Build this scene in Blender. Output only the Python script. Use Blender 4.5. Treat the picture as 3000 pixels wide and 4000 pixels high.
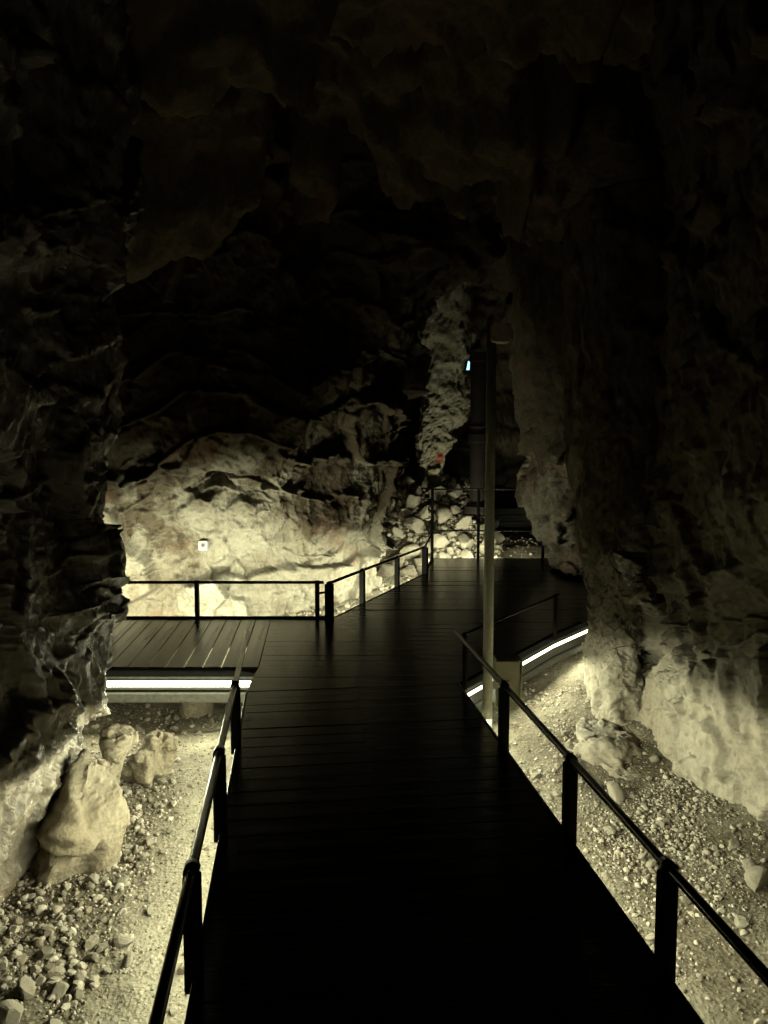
import bpy, math, random
import numpy as np
from mathutils import Vector, Matrix

for o in list(bpy.data.objects):
    bpy.data.objects.remove(o)
scene = bpy.context.scene
COL = scene.collection
random.seed(7)

# ------------------------------------------------------------------ camera
CAM_H = 1.75                       # metres above the deck, whose top is z = 0
F = 3005.0                         # focal length in photograph pixels (3000 x 4000)
PITCH = math.atan(250.0 / F)
cd = bpy.data.cameras.new('camera')
cd.sensor_fit = 'VERTICAL'
cd.sensor_height = 24.0
cd.lens = 24.0 * F / 4000.0
cd.clip_start = 0.05
cd.clip_end = 200
cam = bpy.data.objects.new('camera', cd)
COL.objects.link(cam)
cam.location = (0, 0, CAM_H)
cam.rotation_euler = (math.pi / 2 - PITCH, 0, 0)
scene.camera = cam

# ------------------------------------------------------------------ world: no daylight reaches the cave
w = bpy.data.worlds.new('World')
scene.world = w
w.use_nodes = True
wn = w.node_tree.nodes
bg = wn['Background']
sky = wn.new('ShaderNodeTexSky')
sky.sky_type = 'NISHITA'
sky.sun_disc = False
sky.sun_elevation = math.radians(-4)
sky.sun_rotation = math.radians(20)
w.node_tree.links.new(sky.outputs[0], bg.inputs[0])
bg.inputs[1].default_value = 0.02
scene.view_settings.view_transform = 'Standard'
scene.view_settings.look = 'None'
scene.view_settings.exposure = 0.0
scene.view_settings.gamma = 1.0
scene.view_settings.use_curve_mapping = False
scene.render.engine = 'CYCLES'
cy = scene.cycles
cy.max_bounces = 8
cy.diffuse_bounces = 1
cy.glossy_bounces = 4
cy.caustics_reflective = False
cy.caustics_refractive = False
cy.use_denoising = True
cy.sample_clamp_indirect = 6.0
cy.use_light_tree = True

LIGHT_COL = (0.985, 1.0, 0.68)
E_MAIN, E_FRONT_ADDED, E_BACK, E_PLAT, E_FAR, E_RIGHT_ADDED, E_SEEN, E_LINE = 520, 220, 420, 340, 540, 250, 8, 40

# ------------------------------------------------------------------ projection helpers
FWD = np.array([0, math.cos(PITCH), -math.sin(PITCH)])
UP = np.array([0, math.sin(PITCH), math.cos(PITCH)])
RIGHT = np.array([1.0, 0, 0])
EYE = np.array([0, 0, CAM_H])

def ray(px, py):
    return RIGHT * ((px - 1500) / F) + UP * ((2000 - py) / F) + FWD

def at_y(px, py, Y):
    r = ray(px, py)
    return EYE + r * (Y / r[1])

def at_z(px, py, z):
    r = ray(px, py)
    return EYE + r * ((z - CAM_H) / r[2])

# ------------------------------------------------------------------ numpy noise
def _h(ix, iy, iz, seed):
    h = (ix.astype(np.int64) * 374761393 + iy.astype(np.int64) * 668265263 + iz.astype(np.int64) * 2147483647 + seed * 974634777) & 0xFFFFFFFF
    h = ((h ^ (h >> 13)) * 1274126177) & 0xFFFFFFFF
    h = ((h ^ (h >> 16)) * 2246822519) & 0xFFFFFFFF
    h = h ^ (h >> 15)
    return h

def _u(h, k):
    h = (h * (2654435761 + 2 * k * 40503) + k * 97531) & 0xFFFFFFFF
    h = ((h ^ (h >> 15)) * 2246822519) & 0xFFFFFFFF
    h = h ^ (h >> 13)
    return h.astype(np.float64) / 4294967296.0

def gnoise(P, seed=0):
    I = np.floor(P)
    f = P - I
    I = I.astype(np.int64)
    u = f * f * f * (f * (f * 6 - 15) + 10)
    out = np.zeros(len(P))
    for dx in (0, 1):
        wx = u[:, 0] if dx else 1 - u[:, 0]
        for dy in (0, 1):
            wy = u[:, 1] if dy else 1 - u[:, 1]
            for dz in (0, 1):
                wz = u[:, 2] if dz else 1 - u[:, 2]
                h = _h(I[:, 0] + dx, I[:, 1] + dy, I[:, 2] + dz, seed)
                g = ((h & 1023) / 511.5 - 1) * (f[:, 0] - dx) + (((h >> 10) & 1023) / 511.5 - 1) * (f[:, 1] - dy) + (((h >> 20) & 1023) / 511.5 - 1) * (f[:, 2] - dz)
                out += wx * wy * wz * g
    return out * 1.3

def fbm(P, octv=4, seed=0, gain=0.5, lac=2.03):
    a, s = 1.0, np.zeros(len(P))
    Q = P.copy()
    for i in range(octv):
        s += a * gnoise(Q, seed + i * 17)
        Q = Q * lac + 11.3
        a *= gain
    return s

def ridged(P, octv=4, seed=0, gain=0.5):
    a, s = 1.0, np.zeros(len(P))
    Q = P.copy()
    for i in range(octv):
        s += a * (1 - 2 * np.abs(gnoise(Q, seed + i * 17)) - 0.5)
        Q = Q * 2.1 + 5.7
        a *= gain
    return s

def vor(P, seed=0):
    I = np.floor(P).astype(np.int64)
    f = P - I
    n = len(P)
    d1 = np.full(n, 9.0); d2 = np.full(n, 9.0)
    hid = np.zeros(n, np.int64)
    off = np.zeros((n, 3))
    for dx in (-1, 0, 1):
        for dy in (-1, 0, 1):
            for dz in (-1, 0, 1):
                h = _h(I[:, 0] + dx, I[:, 1] + dy, I[:, 2] + dz, seed)
                r = np.stack([f[:, 0] - dx - _u(h, 1), f[:, 1] - dy - _u(h, 2), f[:, 2] - dz - _u(h, 3)], 1)
                d = (r * r).sum(1)
                m = d < d1
                d2 = np.where(m, d1, np.minimum(d2, d))
                d1 = np.where(m, d, d1)
                hid = np.where(m, h, hid)
                off[m] = r[m]
    return np.sqrt(d1), np.sqrt(d2), hid, off

def facets(P, seed=0, slope=1.0):
    d1, d2, hid, off = vor(P, seed)
    g = np.stack([_u(hid, 5), _u(hid, 6), _u(hid, 7)], 1) * 2 - 1
    return (_u(hid, 4) - 0.5) + slope * (g * off).sum(1)

def warp(P, amp, sc, seed):
    return P + amp * np.stack([gnoise(P * sc, seed), gnoise(P * sc + 31.7, seed + 3), gnoise(P * sc + 77.1, seed + 5)], 1)

def sstep(a, b, x):
    t = np.clip((x - a) / (b - a), 0, 1)
    return t * t * (3 - 2 * t)

# ------------------------------------------------------------------ mesh helpers
def link(o, parent=None):
    COL.objects.link(o)
    if parent is not None:
        o.parent = parent
    return o

def mesh_np(name, V, Fq, mat, smooth=True, parent=None):
    V = np.asarray(V, np.float32)
    Fq = np.asarray(Fq, np.int32)
    k = Fq.shape[1]
    me = bpy.data.meshes.new(name)
    me.vertices.add(len(V))
    me.vertices.foreach_set('co', V.ravel())
    me.loops.add(Fq.size)
    me.loops.foreach_set('vertex_index', Fq.ravel())
    me.polygons.add(len(Fq))
    me.polygons.foreach_set('loop_start', np.arange(0, Fq.size, k, dtype=np.int32))
    me.polygons.foreach_set('loop_total', np.full(len(Fq), k, np.int32))
    me.polygons.foreach_set('use_smooth', np.full(len(Fq), smooth, bool))
    me.update(calc_edges=True)
    me.validate()
    me.materials.append(mat)
    o = bpy.data.objects.new(name, me)
    return link(o, parent)

def tag(o, label=None, cat=None, group=None, kind=None):
    if label: o['label'] = label
    if cat: o['category'] = cat
    if group: o['group'] = group
    if kind: o['kind'] = kind
    return o

def empty(name, loc, label, cat, group=None):
    o = bpy.data.objects.new(name, None)
    o.empty_display_size = 0.1
    link(o)
    o.location = loc
    return tag(o, label, cat, group)

class MB:
    """collects boxes, bars, tubes and lathes; build() links them as one mesh object"""
    def __init__(s):
        s.v, s.f, s.sm = [], [], []
    def add(s, vs, fs, smooth=False):
        b = len(s.v)
        s.v += [tuple(map(float, p)) for p in vs]
        s.f += [tuple(i + b for i in f) for f in fs]
        s.sm += [smooth] * len(fs)
        return s
    def prism(s, poly, z0, z1, bev=0.0):
        n = len(poly)
        c = np.mean(np.array(poly), 0)
        rings = []
        if bev > 0:
            ins = []
            for p in poly:
                d = np.array(p) - c
                L = np.linalg.norm(d)
                ins.append(tuple(c + d * (1 - bev * 1.3 / max(L, 1e-6))))
            rings = [(poly, z0), (poly, z1 - bev), (ins, z1)]
        else:
            rings = [(poly, z0), (poly, z1)]
        vs = [(p[0], p[1], z) for pl, z in rings for p in pl]
        fs = [tuple(reversed(range(n))), tuple(range(n * (len(rings) - 1), n * len(rings)))]
        for r in range(len(rings) - 1):
            for i in range(n):
                j = (i + 1) % n
                fs.append((r * n + i, r * n + j, (r + 1) * n + j, (r + 1) * n + i))
        return s.add(vs, fs)
    def bar(s, a, b, wx, wz, up=(0, 0, 1), bev=0.15):
        """rectangular bar with chamfered long edges from a to b"""
        a, b = Vector(a), Vector(b)
        d = (b - a).normalized()
        u = Vector(up)
        if abs(d.dot(u)) > 0.98:
            u = Vector((0, 1, 0))
        x = d.cross(u).normalized()
        z = x.cross(d).normalized()
        c = bev * min(wx, wz)
        hx, hz = wx / 2, wz / 2
        prof = [(-hx + c, -hz), (hx - c, -hz), (hx, -hz + c), (hx, hz - c), (hx - c, hz), (-hx + c, hz), (-hx, hz - c), (-hx, -hz + c)]
        n = 8
        vs = [a + x * p + z * q for p, q in prof] + [b + x * p + z * q for p, q in prof]
        fs = [tuple(range(n)), tuple(reversed(range(n, 2 * n)))]
        fs += [(i, i + n, (i + 1) % n + n, (i + 1) % n) for i in range(n)]
        return s.add(vs, fs)
    def tube(s, pts, r, n=12):
        pts = [Vector(p) for p in pts]
        vs, fs = [], []
        for i, p in enumerate(pts):
            d = (pts[min(i + 1, len(pts) - 1)] - pts[max(i - 1, 0)]).normalized()
            u = Vector((0, 0, 1)) if abs(d.z) < 0.95 else Vector((0, 1, 0))
            x = d.cross(u).normalized(); z = x.cross(d)
            rr = r[i] if isinstance(r, (list, tuple)) else r
            for k in range(n):
                a = 2 * math.pi * k / n
                vs.append(p + x * (rr * math.cos(a)) + z * (rr * math.sin(a)))
        for i in range(len(pts) - 1):
            for k in range(n):
                j = (k + 1) % n
                fs.append((i * n + k, (i + 1) * n + k, (i + 1) * n + j, i * n + j))
        s.add(vs, fs, True)
        b = len(s.v) - len(vs)
        s.f += [tuple(b + k for k in range(n)), tuple(b + (len(pts) - 1) * n + k for k in reversed(range(n)))]
        s.sm += [False, False]
        return s
    def lathe(s, c, prof, n=28):
        vs, fs = [], []
        for r, z in prof:
            for k in range(n):
                a = 2 * math.pi * k / n
                vs.append((c[0] + r * math.cos(a), c[1] + r * math.sin(a), c[2] + z))
        for i in range(len(prof) - 1):
            for k in range(n):
                j = (k + 1) % n
                fs.append((i * n + k, i * n + j, (i + 1) * n + j, (i + 1) * n + k))
        fs.append(tuple(reversed(range(n))))
        fs.append(tuple((len(prof) - 1) * n + k for k in range(n)))
        return s.add(vs, fs, False)
    def build(s, name, mat, parent=None, origin=None):
        me = bpy.data.meshes.new(name)
        v = s.v
        off = Vector((0, 0, 0))
        if origin is not None:
            off = Vector(origin)
            v = [(p[0] - off.x, p[1] - off.y, p[2] - off.z) for p in v]
        me.from_pydata(v, [], s.f)
        me.polygons.foreach_set('use_smooth', s.sm)
        me.update()
        me.materials.append(mat)
        o = bpy.data.objects.new(name, me)
        o.location = off
        link(o)
        if parent is not None:
            o.parent = parent
            o.location = off - parent.location
        return o

def catmull(C, n, axis):
    """resample array C along axis with Catmull-Rom to n samples"""
    C = np.moveaxis(np.asarray(C, float), axis, 0)
    m = len(C)
    t = np.linspace(0, m - 1, n)
    i = np.minimum(t.astype(int), m - 2)
    f = (t - i).reshape((-1,) + (1,) * (C.ndim - 1))
    p0 = C[np.maximum(i - 1, 0)]; p1 = C[i]; p2 = C[i + 1]; p3 = C[np.minimum(i + 2, m - 1)]
    R = 0.5 * (2 * p1 + (p2 - p0) * f + (2 * p0 - 5 * p1 + 4 * p2 - p3) * f ** 2 + (3 * p1 - p0 - 3 * p2 + p3) * f ** 3)
    return np.moveaxis(R, 0, axis)

def grid_faces(nr, nc, wrap=False):
    r = np.arange(nr - 1)[:, None]
    c = np.arange(nc if wrap else nc - 1)[None, :]
    c2 = (c + 1) % nc
    return np.stack([(r * nc + c).ravel(), (r * nc + c2).ravel(), ((r + 1) * nc + c2).ravel(), ((r + 1) * nc + c).ravel()], 1)

def grid_normals(G, wrap=False):
    if wrap:
        du = np.roll(G, -1, 1) - np.roll(G, 1, 1)
    else:
        du = np.gradient(G, axis=1)
    dv = np.gradient(G, axis=0)
    N = np.cross(du, dv)
    return N / (np.linalg.norm(N, axis=2, keepdims=True) + 1e-9)

def blur(d, shape, wrap, it):
    g = d.reshape(shape)
    for _ in range(it):
        g = np.pad(g, ((1, 1), (0, 0)), 'edge')
        g = 0.25 * g[:-2] + 0.5 * g[1:-1] + 0.25 * g[2:]
        g = np.pad(g, ((0, 0), (1, 1)), 'wrap' if wrap else 'edge')
        g = 0.25 * g[:, :-2] + 0.5 * g[:, 1:-1] + 0.25 * g[:, 2:]
    return g.ravel()

def rock_field(P, seed, big=0.15, facet=0.2, fs=0.9, mid=0.05, fine=0.012, flute=0.0, pits=0.0, cracks=0.0, shape=None, wrap=False, soft=1, c2=0.30, c3=0.09, ledge=0.0):
    Pw = warp(P, 0.25 * fs, 1.3 / fs, seed)
    d = big * fbm(P * 0.6, 3, seed)
    d += facet * facets(Pw / fs, seed + 1)
    d += facet * c2 * facets(Pw / (fs * 0.40) + 3.1, seed + 2, 1.2)
    d += facet * c3 * facets(warp(P, 0.03, 9, seed + 21) / (fs * 0.17), seed + 22, 1.3)
    if ledge:                                       # broken beds that step out one over another
        q = P[:, 2] / 0.55 + 0.9 * fbm(P * np.array([0.8, 0.8, 0.5]), 2, seed + 40) + 0.25 * facets(Pw / 0.6, seed + 41, 0.4)
        fr = q - np.floor(q)
        amp = _u(_h(np.floor(q).astype(np.int64), np.zeros(len(P), np.int64), np.floor(P[:, 0] / 0.9 + gnoise(P, seed + 42)).astype(np.int64), seed), 3)
        d += ledge * sstep(-0.2, 0.6, P[:, 2] - 0.9) * ((0.4 + amp) * sstep(0.02, 0.10, fr) - 0.35 * fr)
    if shape:
        d = blur(d, shape, wrap, soft)
    d += mid * ridged(P * np.array([2.4, 2.4, 1.7]), 4, seed + 3)
    if flute:
        d += flute * ridged(warp(P, 0.1, 2, seed + 8) * np.array([5.5, 5.5, 1.1]), 3, seed + 4)
    if pits:
        q = warp(P, 0.05, 7, seed + 9) * np.array([4.6, 4.6, 2.1])
        q[:, 0] += 0.35 * q[:, 2]
        d -= pits * sstep(0.24, 0.36, gnoise(q, seed + 6)) * sstep(-0.3, 0.1, gnoise(P * 1.4, seed + 12))
        d -= pits * 0.4 * sstep(0.24, 0.36, gnoise(q * 2.4 + 4.4, seed + 7)) * sstep(-0.1, 0.2, gnoise(P * 1.7, seed + 13))
    if cracks:
        q = warp(P, 0.10, 3, seed + 14)
        n = np.abs(gnoise(q * np.array([2.0, 2.0, 0.55]), seed + 15))
        d -= cracks * sstep(0.022, 0.0, n) * sstep(-0.05, 0.15, gnoise(P * 1.9, seed + 16))
        n = np.abs(gnoise(q * np.array([0.7, 0.7, 2.2]), seed + 17))
        d -= cracks * sstep(0.022, 0.0, n) * sstep(0.0, 0.2, gnoise(P * 1.3, seed + 18))
    d += fine * fbm(P * 12, 4, seed + 5, 0.6)
    if fine > 0.004:
        d -= fine * 1.6 * sstep(0.15, 0.5, gnoise(warp(P, 0.02, 20, seed + 30) * 17, seed + 31))
    return d

def patch(name, C, nr, nc, mat, seed, flip=False, parent=None, **kw):
    G = catmull(catmull(np.array(C, float), nr, 0), nc, 1)
    N = grid_normals(G)
    if flip:
        N = -N
    P = G.reshape(-1, 3)
    d = rock_field(P, seed, shape=(nr, nc), **kw)
    V = P + N.reshape(-1, 3) * d[:, None]
    Fq = grid_faces(nr, nc)
    if flip:
        Fq = Fq[:, ::-1]
    return mesh_np(name, V, Fq, mat, True, parent)

def loft(name, rows, nr, nc, mat, seed, pw=2.6, parent=None, disp=True, **kw):
    """a closed rock: rows of (py, px_left, px_right, Y, thickness)"""
    cen, hw, th = [], [], []
    for py, l, r, Y, t in rows:
        a, b = at_y(l, py, Y), at_y(r, py, Y)
        cen.append((a + b) / 2); hw.append((b[0] - a[0]) / 2); th.append(t / 2)
    cen = catmull(np.array(cen), nr, 0); hw = catmull(np.array(hw)[:, None], nr, 0)[:, 0]; th = catmull(np.array(th)[:, None], nr, 0)[:, 0]
    a = np.linspace(0, 2 * math.pi, nc, endpoint=False)
    ca = np.sign(np.cos(a)) * np.abs(np.cos(a)) ** (2 / pw)
    sa = np.sign(np.sin(a)) * np.abs(np.sin(a)) ** (2 / pw)
    G = np.zeros((nr, nc, 3))
    G[:, :, 0] = cen[:, None, 0] + hw[:, None] * ca[None]
    G[:, :, 1] = cen[:, None, 1] + th[:, None] * sa[None] + th[:, None]
    G[:, :, 2] = cen[:, None, 2]
    N = grid_normals(G, True)
    out = G - G.mean(axis=1, keepdims=True)
    if (N * out).sum() < 0:
        N = -N; flip = True
    else:
        flip = False
    P = G.reshape(-1, 3)
    V = P + N.reshape(-1, 3) * rock_field(P, seed, shape=(nr, nc), wrap=True, **kw)[:, None]
    top, bot = V[:nc].mean(0), V[-nc:].mean(0)
    V = np.vstack([V, top, bot])
    Fq = grid_faces(nr, nc, True)
    k = np.arange(nc); k2 = (k + 1) % nc
    T = np.stack([k2, k, np.full(nc, nr * nc), np.full(nc, nr * nc)], 1)
    B = np.stack([(nr - 1) * nc + k, (nr - 1) * nc + k2, np.full(nc, nr * nc + 1), np.full(nc, nr * nc + 1)], 1)
    if flip:
        Fq = Fq[:, ::-1]
    # caps as triangles: build through from_pydata-compatible quads is degenerate, so triangulate everything
    tri = np.vstack([Fq[:, [0, 1, 2]], Fq[:, [0, 2, 3]], T[:, :3] if not flip else T[:, [1, 0, 2]], B[:, :3] if not flip else B[:, [1, 0, 2]]])
    o = mesh_np(name, V, tri, mat, True, parent)
    return o

# ------------------------------------------------------------------ materials
def new_mat(name):
    m = bpy.data.materials.new(name)
    m.use_nodes = True
    nt = m.node_tree
    return m, nt, nt.nodes['Principled BSDF']

def ramp(nt, stops, src):
    r = nt.nodes.new('ShaderNodeValToRGB')
    e = r.color_ramp.elements
    while len(e) < len(stops):
        e.new(0.5)
    for k, (p, c) in enumerate(stops):
        e[k].position = p
        e[k].color = (*c, 1) if len(c) == 3 else c
    nt.links.new(src, r.inputs[0])
    return r.outputs[0]

def noise(nt, vec, scale, detail=5, rough=0.6, dist=0.0):
    n = nt.nodes.new('ShaderNodeTexNoise')
    n.inputs['Scale'].default_value = scale
    n.inputs['Detail'].default_value = detail
    n.inputs['Roughness'].default_value = rough
    n.inputs['Distortion'].default_value = dist
    nt.links.new(vec, n.inputs['Vector'])
    return n.outputs[0]

def mapping(nt, scale, loc=(0, 0, 0)):
    tc = nt.nodes.new('ShaderNodeTexCoord')
    mp = nt.nodes.new('ShaderNodeMapping')
    mp.inputs['Scale'].default_value = scale
    mp.inputs['Location'].default_value = loc
    nt.links.new(tc.outputs['Object'], mp.inputs[0])
    return mp.outputs[0]

def mixc(nt, fac, a, b, mode='MIX'):
    m = nt.nodes.new('ShaderNodeMix')
    m.data_type = 'RGBA'
    m.blend_type = mode
    for s, x in ((m.inputs[0], fac), (m.inputs[6], a), (m.inputs[7], b)):
        if hasattr(x, 'links') or isinstance(x, bpy.types.NodeSocket):
            nt.links.new(x, s)
        elif isinstance(x, (int, float)):
            s.default_value = x
        else:
            s.default_value = (*x, 1)
    return m.outputs[2]

def math_n(nt, op, a, b=0.0):
    m = nt.nodes.new('ShaderNodeMath')
    m.operation = op
    for s, x in ((m.inputs[0], a), (m.inputs[1], b)):
        if isinstance(x, bpy.types.NodeSocket):
            nt.links.new(x, s)
        else:
            s.default_value = x
    return m.outputs[0]

def bump(nt, h, strength, dist, normal=None):
    b = nt.nodes.new('ShaderNodeBump')
    b.inputs['Strength'].default_value = strength
    b.inputs['Distance'].default_value = dist
    nt.links.new(h, b.inputs['Height'])
    if normal is not None:
        nt.links.new(normal, b.inputs['Normal'])
    return b.outputs[0]

def rock_mat(name, light=(0.187, 0.171, 0.135), mid=(0.138, 0.116, 0.083), dark=(0.061, 0.044, 0.028), wet=0.0, scale=1.0, stain=0.5, rust=0.0, bs=0.6, high_shade=0.0):
    m, nt, p = new_mat(name)
    v = mapping(nt, (1, 1, 1))
    vs = mapping(nt, (1, 1, 0.35), (3, 1, 7))
    n1 = noise(nt, v, 0.9 * scale, 6, 0.6, 0.6)
    n2 = noise(nt, vs, 3.5 * scale, 6, 0.65, 0.8)
    n3 = noise(nt, v, 16 * scale, 5, 0.7)
    c = ramp(nt, [(0.30, mid), (0.52, light), (0.8, tuple(min(1, x * 1.12) for x in light))], n1)
    f2 = ramp(nt, [(0.52 - 0.05 * stain, (0, 0, 0)), (0.72, (stain,) * 3)], n2)
    c = mixc(nt, f2, c, dark)
    f3 = ramp(nt, [(0.35, (0.72,) * 3), (0.6, (1.0,) * 3)], n3)
    c = mixc(nt, 1.0, c, f3, 'MULTIPLY')
    if rust:
        n4 = noise(nt, mapping(nt, (1, 1, 1.6), (9, 4, 2)), 0.8, 4, 0.6, 1.0)
        f4 = ramp(nt, [(0.55, (0, 0, 0)), (0.68, (rust,) * 3)], n4)
        c = mixc(nt, f4, c, (0.13, 0.055, 0.03))
    if high_shade:                                        # ragged brown darkening with height: dimness of the unlit rock put into the colour
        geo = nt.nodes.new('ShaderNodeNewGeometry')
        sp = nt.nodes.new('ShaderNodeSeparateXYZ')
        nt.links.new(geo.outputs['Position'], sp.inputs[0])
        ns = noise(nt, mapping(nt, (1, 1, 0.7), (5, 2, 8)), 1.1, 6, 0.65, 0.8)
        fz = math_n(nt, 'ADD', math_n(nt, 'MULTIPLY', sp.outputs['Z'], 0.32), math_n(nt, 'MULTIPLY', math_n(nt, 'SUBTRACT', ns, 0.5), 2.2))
        fs_ = ramp(nt, [(0.28, (0, 0, 0)), (0.5, (high_shade,) * 3)], fz)
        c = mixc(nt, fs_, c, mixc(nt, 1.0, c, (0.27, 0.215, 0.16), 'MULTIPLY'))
    nt.links.new(c, p.inputs['Base Color'])
    if wet:
        nw = noise(nt, mapping(nt, (1, 1, 0.3)), 4.0, 4, 0.6, 0.5)
        rr = ramp(nt, [(0.36, (0.8,) * 3), (0.56, (0.85 - wet * 0.78,) * 3)], nw)
        nt.links.new(rr, p.inputs['Roughness'])
        p.inputs['Specular IOR Level'].default_value = 0.9
    else:
        p.inputs['Roughness'].default_value = 0.88
        p.inputs['Specular IOR Level'].default_value = 0.25
    vo = nt.nodes.new('ShaderNodeTexVoronoi')
    vo.inputs['Scale'].default_value = 22 * scale
    nt.links.new(v, vo.inputs['Vector'])
    hsum = math_n(nt, 'ADD', math_n(nt, 'MULTIPLY', noise(nt, v, 14 * scale, 9, 0.75), 1.0), math_n(nt, 'MULTIPLY', vo.outputs['Distance'], 0.35))
    nt.links.new(bump(nt, hsum, bs, 0.05), p.inputs['Normal'])
    return m

M_WALL = rock_mat('limestone_wall', stain=0.6, rust=0.5, high_shade=0.9)
M_LEFT = rock_mat('wet_limestone', light=(0.187, 0.162, 0.124), wet=0.9, stain=0.5, rust=0.2, high_shade=0.9)
M_RIGHT = rock_mat('pale_limestone', light=(0.198, 0.179, 0.140), mid=(0.154, 0.132, 0.096), stain=0.35, high_shade=0.9)
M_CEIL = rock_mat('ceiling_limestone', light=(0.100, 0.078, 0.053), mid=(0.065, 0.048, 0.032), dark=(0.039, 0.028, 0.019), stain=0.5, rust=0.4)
M_STONE = rock_mat('loose_limestone', light=(0.209, 0.187, 0.146), mid=(0.165, 0.140, 0.105), scale=2.0, stain=0.3)
M_BOULDER = rock_mat('boulder_limestone', light=(0.204, 0.176, 0.129), mid=(0.165, 0.135, 0.091), scale=1.6, stain=0.25)

def floor_material():
    m, nt, p = new_mat('cave_floor_dust')
    v = mapping(nt, (1, 1, 1))
    n1 = noise(nt, v, 1.3, 6, 0.65, 0.4)
    n2 = noise(nt, v, 28, 6, 0.7)
    c = ramp(nt, [(0.33, (0.05, 0.04, 0.025)), (0.50, (0.09, 0.076, 0.052)), (0.70, (0.15, 0.135, 0.10))], n1)
    c = mixc(nt, 1.0, c, ramp(nt, [(0.36, (0.45,) * 3), (0.55, (1.0,) * 3)], n2), 'MULTIPLY')
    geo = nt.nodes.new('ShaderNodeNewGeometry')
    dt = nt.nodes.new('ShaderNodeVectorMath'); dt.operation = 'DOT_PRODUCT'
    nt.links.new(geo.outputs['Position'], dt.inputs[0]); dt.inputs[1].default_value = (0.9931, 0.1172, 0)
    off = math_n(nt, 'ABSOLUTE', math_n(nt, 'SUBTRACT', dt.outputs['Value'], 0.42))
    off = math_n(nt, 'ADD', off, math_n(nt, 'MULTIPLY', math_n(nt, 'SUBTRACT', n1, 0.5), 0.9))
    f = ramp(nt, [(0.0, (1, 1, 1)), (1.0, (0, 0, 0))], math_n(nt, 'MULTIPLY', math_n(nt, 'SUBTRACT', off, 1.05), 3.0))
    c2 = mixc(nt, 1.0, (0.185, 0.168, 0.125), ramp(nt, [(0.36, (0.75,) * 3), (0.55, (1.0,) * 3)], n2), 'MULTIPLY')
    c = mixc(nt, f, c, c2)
    nt.links.new(c, p.inputs['Base Color'])
    p.inputs['Roughness'].default_value = 0.9
    p.inputs['Specular IOR Level'].default_value = 0.2
    vo = nt.nodes.new('ShaderNodeTexVoronoi')
    vo.inputs['Scale'].default_value = 45
    nt.links.new(v, vo.inputs['Vector'])
    h = math_n(nt, 'ADD', noise(nt, v, 40, 6, 0.7), math_n(nt, 'MULTIPLY', vo.outputs['Distance'], 0.6))
    nt.links.new(bump(nt, h, 0.8, 0.02), p.inputs['Normal'])
    return m
M_FLOOR = floor_material()

def pebble_material():
    m, nt, p = new_mat('gravel_stones')
    v = mapping(nt, (1, 1, 1))
    geo = nt.nodes.new('ShaderNodeNewGeometry')
    c = ramp(nt, [(0.0, (0.075, 0.058, 0.038)), (0.35, (0.145, 0.122, 0.09)), (0.75, (0.21, 0.187, 0.146)), (1.0, (0.265, 0.24, 0.193))], geo.outputs['Random Per Island'])
    c = mixc(nt, 1.0, c, ramp(nt, [(0.35, (0.7,) * 3), (0.6, (1.0,) * 3)], noise(nt, v, 40, 4, 0.6)), 'MULTIPLY')
    nt.links.new(c, p.inputs['Base Color'])
    p.inputs['Roughness'].default_value = 0.85
    nt.links.new(bump(nt, noise(nt, v, 60, 4, 0.6), 0.4, 0.01), p.inputs['Normal'])
    return m
M_PEB = pebble_material()

def deck_material():
    m, nt, p = new_mat('black_grooved_timber')
    tc = nt.nodes.new('ShaderNodeTexCoord')
    mp = nt.nodes.new('ShaderNodeMapping')
    mp.inputs['Scale'].default_value = (1.5, 60, 60)
    nt.links.new(tc.outputs['Object'], mp.inputs[0])
    oi = nt.nodes.new('ShaderNodeObjectInfo')
    n = noise(nt, mp.outputs[0], 1.0, 4, 0.6)
    c = ramp(nt, [(0.3, (0.0012, 0.0012, 0.0012)), (0.7, (0.0042, 0.004, 0.0037))], n)
    c = mixc(nt, 1.0, c, ramp(nt, [(0, (0.7,) * 3), (1, (1.2,) * 3)], oi.outputs['Random']), 'MULTIPLY')
    nt.links.new(c, p.inputs['Base Color'])
    n2 = noise(nt, mp.outputs[0], 0.25, 3, 0.6)
    p.inputs['Specular IOR Level'].default_value = 0.38
    rr = ramp(nt, [(0.3, (0.15,) * 3), (0.7, (0.30,) * 3)], n2)
    nt.links.new(rr, p.inputs['Roughness'])
    sep = nt.nodes.new('ShaderNodeSeparateXYZ')
    nt.links.new(tc.outputs['Object'], sep.inputs[0])
    s = math_n(nt, 'SINE', math_n(nt, 'MULTIPLY', sep.outputs['Y'], 2 * math.pi / 0.0168))
    h = math_n(nt, 'ADD', math_n(nt, 'MULTIPLY', s, 0.5), n)
    nt.links.new(bump(nt, h, 0.09, 0.004), p.inputs['Normal'])
    return m
M_DECK = deck_material()

def plain(name, col, rough=0.5, metal=0.0, spec=0.5, nscale=30, nstr=0.15, var=0.25):
    m, nt, p = new_mat(name)
    v = mapping(nt, (1, 1, 1))
    n = noise(nt, v, nscale, 4, 0.6)
    c = ramp(nt, [(0.3, tuple(x * (1 - var) for x in col)), (0.7, tuple(min(1, x * (1 + var)) for x in col))], n)
    nt.links.new(c, p.inputs['Base Color'])
    rr = ramp(nt, [(0.3, (max(0.02, rough - 0.08),) * 3), (0.7, (min(1, rough + 0.1),) * 3)], noise(nt, v, nscale * 0.4, 4, 0.6))
    nt.links.new(rr, p.inputs['Roughness'])
    p.inputs['Metallic'].default_value = metal
    p.inputs['Specular IOR Level'].default_value = spec
    nt.links.new(bump(nt, n, nstr, 0.002), p.inputs['Normal'])
    return m
M_RAIL = plain('black_painted_steel', (0.012, 0.0115, 0.011), 0.22, 0.0, 0.16, nscale=3, nstr=0.0)
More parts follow.
